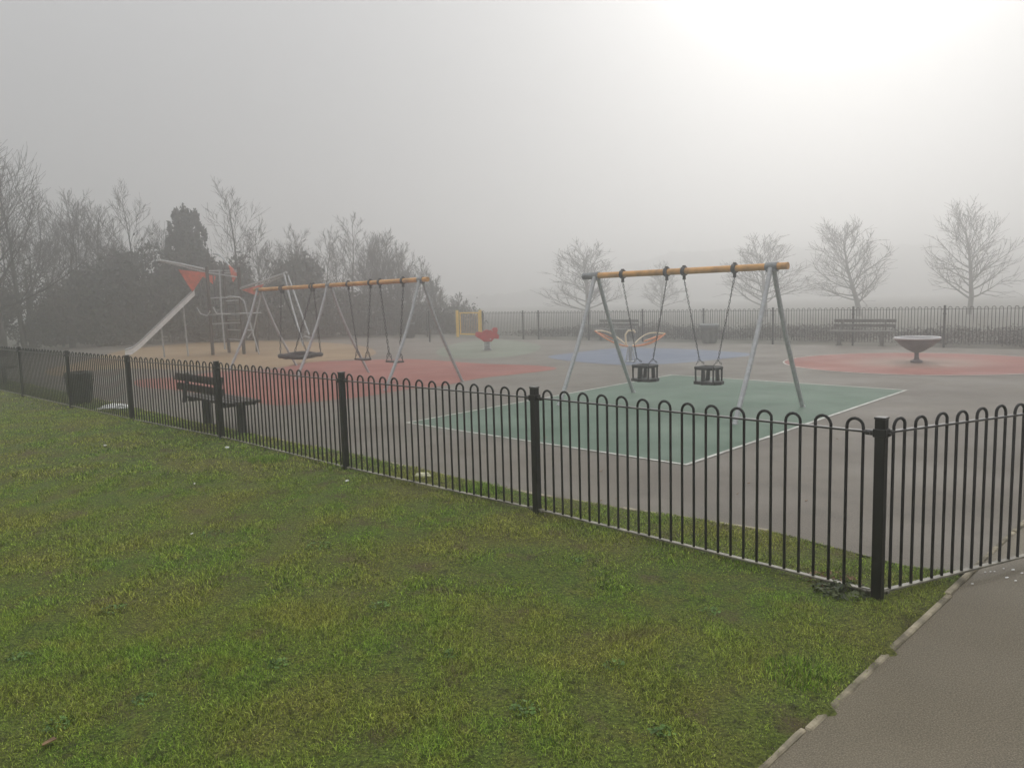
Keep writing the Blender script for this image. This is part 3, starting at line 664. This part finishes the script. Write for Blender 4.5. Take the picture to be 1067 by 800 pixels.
# white petals on the path by the railing
PM=MB()
def petal(p,s,m,z=.006):
    q=MB(); a=RND.uniform(0,6); q.prism([(s*math.cos(a+k)*RND.uniform(.6,1),s*.7*math.sin(a+k)*RND.uniform(.6,1)) for k in (0,1,2,3,4,5)],.003,lambda u_,v_,w_:(u_,v_,w_+.25*s*math.sin(u_*60))); o=q.build('petal',m,smooth=0); o.location=(p[0],p[1],z); return o
for i in range(9):
    px=RND.uniform(1005,1067); py=600-(px-1000)*.10+RND.uniform(-3,12); o=petal(G(px,py),RND.uniform(.006,.014),M_white); tag(o,'small white petal on the asphalt path at the railing foot','petal','white petals at the railing foot')
x,y_=G(52,783); o=petal((x,y_),.035,M_dleaf,.045); o.name='dead_leaf'; tag(o,'brown dead leaf lying in the grass at the bottom left corner','leaf')
for i in range(16):
    px,py=RND.uniform(480,1040),RND.uniform(455,560); x,y_=G(px,py)
    if not inside(np.array([x]),np.array([y_]),PLAY)[0]: continue
    o=petal((x,y_),RND.uniform(.012,.024),M_dleaf,.014); o.name='dead_leaf'; tag(o,'small dead leaf lying on the playground tarmac','leaf','dead leaves on the tarmac')
# leafy weeds at the corner post base and a taller tuft
def leafy(name,label,p,n,rad,h,m,ls,cat='plant'):
    q=MB()
    for i in range(n):
        a=RND.uniform(0,6.28); rr=rad*math.sqrt(RND.random()); z=RND.uniform(.01,h)*(1-.5*rr/rad); c_=V((rr*math.cos(a),rr*math.sin(a),z)); s=ls*RND.uniform(.6,1.3)
        R=mathutils.Euler((RND.uniform(-.9,.9),RND.uniform(-.9,.9),RND.uniform(0,6.28))).to_matrix()
        pts=[c_+R@V(v) for v in ((0,-s,0),(.55*s,-.3*s,.1*s),(.4*s,.5*s,0),(0,s,-.1*s),(-.4*s,.5*s,0),(-.55*s,-.3*s,.1*s))]
        q.add(pts,[(0,1,2,3),(0,3,4,5)])
    o=q.build(name,m,smooth=0); o.location=(p[0],p[1],.01); tag(o,label,cat); return o
leafy('ivy_clump','dark ivy and dead leaves round the foot of the corner post',(1.8,4.12),380,.15,.07,M_ivy,.015)
leafy('leaf_litter','brown dry leaf litter at the foot of the corner post',(1.82,4.28),150,.16,.05,M_dleaf,.014,'leaves')
def tuft(label,p,n,rad,h):
    rr=rad*np.sqrt(NR.uniform(0,1,n)); a=NR.uniform(0,6.28,n); xy=np.stack([p[0]+rr*np.cos(a),p[1]+rr*np.sin(a)],1)
    o=blades('grass_tuft',xy,h*NR.uniform(.5,1.2,n)*(1-.4*rr/rad),NR.uniform(.003,.005,n),np.zeros(n),M_tuft,lean=.8); del o['kind']; tag(o,label,'grass tuft'); return o
M_weed=leafmat('weed_leaf',(.05,.1,.015),(.14,.26,.045),30)
for i,(px,py,n,rd) in enumerate(((60,762,60,.09),(150,735,45,.07),(290,700,50,.08),(548,748,55,.09),(395,640,40,.08),(640,700,40,.07),(600,590,36,.08),(220,560,60,.14),(330,575,60,.15),(740,640,34,.07),(120,640,40,.09),(690,770,50,.07),(470,690,36,.07),(20,690,40,.08))):
    x,y_=G(px,py); o=leafy('weed','patch of broad leafed weed growing low in the lawn',(x,y_),int(n*1.3),rd*.72,.022,M_weed,.0085); o.location.z=float(lawn_z(np.array([x]),np.array([y_]))[0])+.004; o['group']='broad leafed weeds in the lawn'
M_tuft=M_blade.copy(); M_tuft.name='lush_grass'
for n in M_tuft.node_tree.nodes:
    if n.type=='MIX' and n.inputs['A'].default_value[:3]!=(0.5,0.5,0.5) and abs(n.inputs['A'].default_value[0]-.05)<1e-4: n.inputs['A'].default_value=(.03,.07,.006,1); n.inputs['B'].default_value=(.12,.24,.03,1)
    if n.type=='MATH' and n.operation=='MULTIPLY': n.inputs[1].default_value=.05
tuft('lush dark green grass tuft near the path edging',G(833,706),420,.17,.06)
tuft('dark green grass tuft against the railing left of the second post',G(500,514),900,.22,.08)
tuft('dark green grass tuft by the railing below the bench',G(280,482),900,.22,.07)

# ------------------------------------------------------------------ trees
def bare(name,label,p,H,rt,seed,spread=.45,first=.25,nb=16,sub=7,twig=5,mt=M_trunk,mc=M_twig,group=None,stems=1,up=.5,ang0=1.15,ang1=.35,lenk=.42,rmin=.006,tap=.62,bf=.5):
    rn=random.Random(seed); t=thing(name,label,'tree',(p[0],p[1],0),rn.uniform(0,6.28),group)
    trunk=MB(); crown=MB()
    def grow(p0,d,L_,r0,upk,nseg=5,wob=.12,mb=None,sides=4):
        pts=[V(p0)]; d=V(d).normalized(); rad=[r0]
        for i in range(nseg):
            d=(d+V((0,0,upk/nseg))+V((rn.gauss(0,wob),rn.gauss(0,wob),rn.gauss(0,wob*.6)))).normalized()
            pts.append(pts[-1]+d*L_/nseg); rad.append(max(rmin*.6,r0*(1-.85*(i+1)/nseg)))
        mb.tube(pts,rad,sides,cap=False); return pts,rad
    def along(pts,f):
        k=f*(len(pts)-1); i=min(int(k),len(pts)-2); q=k-i; return pts[i].lerp(pts[i+1],q),(pts[i+1]-pts[i]).normalized(),i
    def rotd(d,an,az):
        a=d.orthogonal().normalized(); b=d.cross(a); return d*math.cos(an)+(a*math.cos(az)+b*math.sin(az))*math.sin(an)
    for s in range(stems):
        base=V((0,0,0)) if stems==1 else V((rn.uniform(-.25,.25),rn.uniform(-.25,.25),0))
        dd=V((rn.gauss(0,.03),rn.gauss(0,.03),1)) if stems==1 else V((rn.gauss(0,.16),rn.gauss(0,.16),1))
        Hs=H*(1 if s==0 else rn.uniform(.7,.95))
        tp,tr=grow(base,dd,Hs,rt,.25,nseg=9,wob=.045,mb=trunk,sides=8)
        for b in range(nb):
            f=first+(1-first)*((b+rn.random()*.8)/nb)*.96; o,d,i=along(tp,f); g=(f-first)/(1-first)
            an=ang0*(1-g)+ang1*g+rn.gauss(0,.1); az=b*2.4+rn.uniform(-.4,.4); L1=H*lenk*(1-tap*g)*rn.uniform(.75,1.15)
            bp,br=grow(o,rotd(d,an,az),L1,max(rmin*1.3,tr[i]*bf),up,mb=crown,nseg=6,wob=.09)
            for c_ in range(sub):
                f2=.2+.8*(c_+rn.random())/sub; o2,d2,i2=along(bp,min(f2,.99))
                sp,sr=grow(o2,rotd(d2,rn.uniform(.4,.8),rn.uniform(0,6.28)),L1*.5*(1.1-.6*f2)*rn.uniform(.7,1.3),max(rmin,br[i2]*.55),up*.7,nseg=4,mb=crown,sides=3)
                for e in range(twig):
                    f3=.2+.8*(e+rn.random())/twig; o3,d3,i3=along(sp,min(f3,.99))
                    grow(o3,rotd(d3,rn.uniform(.4,.8),rn.uniform(0,6.28)),L1*.22*rn.uniform(.6,1.4),rmin,up*.5,nseg=2,mb=crown,sides=3)
    trunk.build('trunk',mt,t,smooth=60); crown.build('crown',mc,t,smooth=60)
    return t
def topz(px,py,d): return P3(px,py,d).z
def treeat(px,pytop,d): p=P3(px,300,d); return (p.x,d),topz(px,pytop,d)
# young trees beyond the far railing
gr='young bare trees beyond the far railing'
for px,pt,d,lab,seed,rt in [(q[0],q[1],q[2],q[3],q[4],q[5]*1.5) for q in ((1011,214,46,'bare upright tree right of the dish, tallest of the young trees beyond the railing',3,.1),
                       (896,229,48,'bare young tree directly behind the grey bench',5,.09),
                       (797,249,52,'bare young tree seen between the right cradle swing chains and frame legs',8,.085),
                       (612,258,56,'faint bare tree beyond the railing at the left end of the nearest swing beam',9,.09),
                       (689,278,68,'faintest small bare tree beyond the railing, between the two cradle swings',12,.07))]:
    p,H=treeat(px,pt,d); t_=bare('young_tree',lab,p,H*.82,rt*1.05,seed,first=.15,nb=30,sub=9,twig=4,bf=.4,mt=M_trunk,mc=M_twig,group=gr,up=.34,ang0=1.2,ang1=.5,lenk=.52,rmin=.011,tap=.42); k_={3:1.05,5:1.3,8:1.5,9:1.6,12:1.3}[seed]; t_.scale=(k_,k_,1)
# bare trees at the left
gl='bare trees in the thicket at the left'
specs=[(20,168,33,'bare tree with upswept limbs, just right of the left edge tree',20,.12,1,.25),(-2,146,30,'large bare tree leaning in at the left picture edge',21,.16,1,.2),(28,205,36,'slender bare tree second from the left edge',22,.08,2,.35),
 (62,203,37,'slender bare tree with a fine twiggy head, third from the left edge',23,.07,2,.4),(106,211,37,'bare tree with a flat topped head left of the dark shrubs',24,.08,1,.5),
 (150,196,39,'bare tree rising behind the dark shrub, left of the conifer',25,.08,1,.3),(130,232,40,'low bare tree behind the dark shrub at the left',26,.06,2,.3),
 (248,192,38,'tall bare tree rising behind the climbing tower',27,.09,1,.25),(275,232,41,'bare tree just right of the climbing tower sails',28,.06,2,.3),
 (300,238,41,'bare tree above the round dark bush',29,.06,2,.3),(338,240,42,'thin bare tree right of the round dark bush',30,.05,1,.3),
 (366,222,42,'tall thin bare tree behind the middle of the long swing beam',31,.07,1,.2),(388,236,41,'multi stemmed bare tree left of the flat swings',32,.06,3,.2),
 (410,240,42,'multi stemmed bare tree above the end of the long swing beam',33,.06,3,.2),(432,256,43,'twiggy bare tree at the right end of the thicket',34,.06,3,.2),
 (456,285,44,'low sprawling bare tree left of the yellow gate',35,.05,3,.15),(480,303,46,'lowest sprawling bare shrub just behind the yellow gate',36,.04,3,.1)]
for px,pt,d,lab,seed,rt,st,fi in specs:
    p,H=treeat(px,pt,d); big=px<0
    bare('bare_tree',lab,p,H*(.84 if big else .9),rt,seed,first=fi,nb=30 if big else 16,sub=9 if big else 7,twig=6 if big else 5,group=gl,stems=st,up=.5,ang0=1.0,ang1=.4,lenk=.56 if big else .4,rmin=.0085,bf=.38)
src=[o for o in bpy.data.objects if o.name.startswith('bare_tree')]
for k,(px,d,sc_) in enumerate(((45,41,1.0),(84,42,.95),(128,43,1.0),(172,43,.92),(222,43,.9),(265,44,.85),(320,45,.9),(352,45,.8),(378,45,.8),(398,46,.75),(421,46,.68),(444,47,.5))):
    p=P3(px,300,d); o=dup(src[2+(k*5)%13],(p.x,d,0),k*1.7,'slender bare tree in the back row of the left thicket',(sc_,sc_,sc_)); o['group']='back row of bare trees in the left thicket'
# foliage masses
def leaves(blobs,n,ls,seed,shell=.55,up=0):
    rn=np.random.RandomState(seed); vs=[]; tot=sum((b[3]*b[4]*b[5])**(2/3) for b in blobs)
    for b in blobs:
        k=int(n*(b[3]*b[4]*b[5])**(2/3)/tot); d=rn.normal(size=(k,3)); d/=np.linalg.norm(d,axis=1)[:,None]
        w=1+.16*np.sin(d[:,0]*7+b[0]*3)+.14*np.sin(d[:,2]*9+b[1])+.1*np.sin(d[:,1]*13+b[2]*5); rr=(shell+(1-shell)*rn.uniform(0,1,k)**.6)*w*(1+.12*np.maximum(0,rn.normal(size=k)))
        c_=np.array(b[:3])+d*rr[:,None]*np.array(b[3:6]); a=rn.normal(size=(k,3)); a[:,2]+=up; a/=np.linalg.norm(a,axis=1)[:,None]; q=np.cross(a,rn.normal(size=(k,3))); q/=np.linalg.norm(q,axis=1)[:,None]
        s=ls*rn.uniform(.5,1.5,k)[:,None]; c_[:,2]=np.maximum(c_[:,2],.02)
        vs.append(np.stack([c_-a*s,c_+q*s*.4,c_+a*s,c_-q*s*.4],1))
    return np.concatenate(vs).reshape(-1,3)
def foliage(name,v,m,parent=None):
    n=len(v)//4; me=bpy.data.meshes.new(name); me.vertices.add(len(v)); me.vertices.foreach_set('co',v.ravel()); me.loops.add(4*n); me.loops.foreach_set('vertex_index',np.arange(4*n)); me.polygons.add(n); me.polygons.foreach_set('loop_start',np.arange(0,4*n,4)); me.update(calc_edges=True); me.materials.append(m)
    o=bpy.data.objects.new(name,me); C.objects.link(o); o.parent=parent; return o
def evergreen(name,label,px,pt,d,wpx,seed,m=M_ever,n=16000,ls=.11,kind='round',cat='tree',group=None,zb=0):
    (x,y),H=treeat(px,pt,d); W=wpx*d/800/2; rn=random.Random(seed)
    t=thing(name,label,cat,(x,y,0),0,group)
    q=MB(); q.tube([(0,0,0),(rn.uniform(-.1,.1),0,H*.5),(0,0,H*.9)],[.14,.1,.03],8); q.build('trunk',M_trunk,t)
    bl=[]
    if kind=='round':
        bl.append((0,0,H*.5,W*.9,W*.8,H*.42))
        for i in range(14):
            a=rn.uniform(0,6.28); z=rn.uniform(.12,.82); k=math.sqrt(max(0,1-((z-.45)/.5)**2))
            bl.append((W*.62*k*math.cos(a),W*.6*k*math.sin(a),H*z,W*rn.uniform(.3,.45),W*.4,H*rn.uniform(.1,.18)))
    else:
        bl.append((0,0,H*.33,W*.85,W*.8,H*.33)); bl.append((0,0,H*.66,W*.25,W*.25,H*.2))
        for i in range(46):
            z=.55+.42*i/45; a=i*2.4; k=math.sqrt(max(0,1-((z-.6)/.4)**2))*.62*rn.uniform(.5,1.1)
            bl.append((W*k*math.cos(a),W*k*math.sin(a),H*z-.2,.12,.12,rn.uniform(.22,.42)))
    foliage('crown',leaves(bl,n,ls,seed,up=0 if kind=='round' else .8),m,t); return t
ge='dark evergreens at the left'
evergreen('evergreen_tree','dark bushy evergreen in front of the bare trees, left of the conifer',112,268,37,80,41,group=ge)
evergreen('evergreen_tree','dark broad evergreen behind the slide',150,254,38,70,42,group=ge)
evergreen('conifer','dark conifer with spiky top rising behind the slide',197,214,39,66,43,M_ever2,20000,.1,'con',group=ge)
evergreen('evergreen_tree','dark evergreen behind the left sail of the climbing tower',200,256,38,60,44,group=ge)
evergreen('evergreen_tree','dark evergreen behind the posts of the climbing tower',245,268,39,60,45,group=ge)
evergreen('evergreen_tree','round topped dark evergreen bush right of the climbing tower',308,265,40,66,46,group=ge)
gs='brown scrub along the thicket edge'
sc=[(-30,285,32,90),(28,272,34,80),(70,290,36,70),(262,300,39,60),(345,292,41,70),(385,300,42,70),(425,315,42,60),(462,328,43,50)]
for i,(px,pt,d,w_) in enumerate(sc):
    lab=['brown scrub bush at the left picture edge','brown scrub bush behind the slatted bench end at the left','brown scrub bush behind the litter bin','scrub bush behind the ladder of the climbing tower','scrub bush behind the basket swing','scrub bush behind the middle of the long swing frame','scrub bush behind the flat swings','low scrub bush left of the yellow gate'][i]
    evergreen('scrub_bush',lab,px,pt,d,w_,60+i,M_scrub,9000,.07,group=gs,cat='bush')
# low bramble beyond the far railing (one uncountable mass)
bl=[]
for i in range(120):
    t_=RND.uniform(-6,20); fx,fy=FF(t_); o_=RND.uniform(1.2,4.5); bl.append((fx+o_*.69,fy+o_*.72,RND.uniform(.05,.3),RND.uniform(.6,1.3),RND.uniform(.5,1.0),RND.uniform(.14,.3)))
o=foliage('bramble_scrub',leaves(bl,60000,.034,77,shell=.2),M_scrub); o['kind']='stuff'
bl=[]
for i in range(60):
    x=RND.uniform(-26,-2); bl.append((x,40.5+RND.uniform(0,1.5)+(x<-16)*(-.0),RND.uniform(.3,.9),RND.uniform(.7,1.2),.7,RND.uniform(.5,.9)))
o=foliage('undergrowth',leaves(bl,26000,.08,78),M_ever); o['kind']='stuff'
# wooded rise far off, only a shade in the fog
def hillz(x): 
    k=min(1,max(0,(x+6)/60)); k=k*k*(3-2*k)
    return 3+10.5*k+mathutils.noise.noise(V((x*.12,0,0)))*1.6*k+mathutils.noise.noise(V((x*.5,3,0)))*.7+mathutils.noise.noise(V((x*1.7,7,0)))*.35
xs=[-60+i*.5 for i in range(560)]; q=MB(); rows=((190,0.0),(196,.55),(204,.85),(214,1.0),(235,.9),(270,.0)); vs=[]
for yy,f in rows:
    for x in xs: vs.append((x,yy+(mathutils.noise.noise(V((x*.3,yy,0)))*3 if f else 0),-.06+hillz(x)*f*(1+.12*mathutils.noise.noise(V((x*.6,yy,2))) if 0<f<1 else 1)))
n=len(xs); q.add(vs,[(r_*n+k,r_*n+k+1,(r_+1)*n+k+1,(r_+1)*n+k) for r_ in range(len(rows)-1) for k in range(n-1)])
o=q.build('hill',mat('winter_woodland_slope',(.05,.045,.035),.9,0,.4,.6,bump=.5,bscale=2)); o['kind']='structure'
me=bpy.data.meshes.new('haze'); x0,x1,y0,y1,z0,z1=-210,210,-30,300,-1,24
me.from_pydata([(x0,y0,z0),(x1,y0,z0),(x1,y1,z0),(x0,y1,z0),(x0,y0,z1),(x1,y0,z1),(x1,y1,z1),(x0,y1,z1)],[],[(3,2,1,0),(4,5,6,7),(0,1,5,4),(1,2,6,5),(2,3,7,6),(3,0,4,7)])
hz=bpy.data.objects.new('haze',me); S.collection.objects.link(hz); hz['kind']='stuff'
m=bpy.data.materials.new('haze'); m.use_nodes=True; mt=m.node_tree; mt.nodes.remove(mt.nodes['Principled BSDF'])
pv=mt.nodes.new('ShaderNodeVolumePrincipled'); pv.inputs['Density'].default_value=.0145; pv.inputs['Color'].default_value=(.97,.97,.97,1); pv.inputs['Anisotropy'].default_value=.75
mt.links.new(pv.outputs[0],mt.nodes['Material Output'].inputs['Volume']); me.materials.append(m)
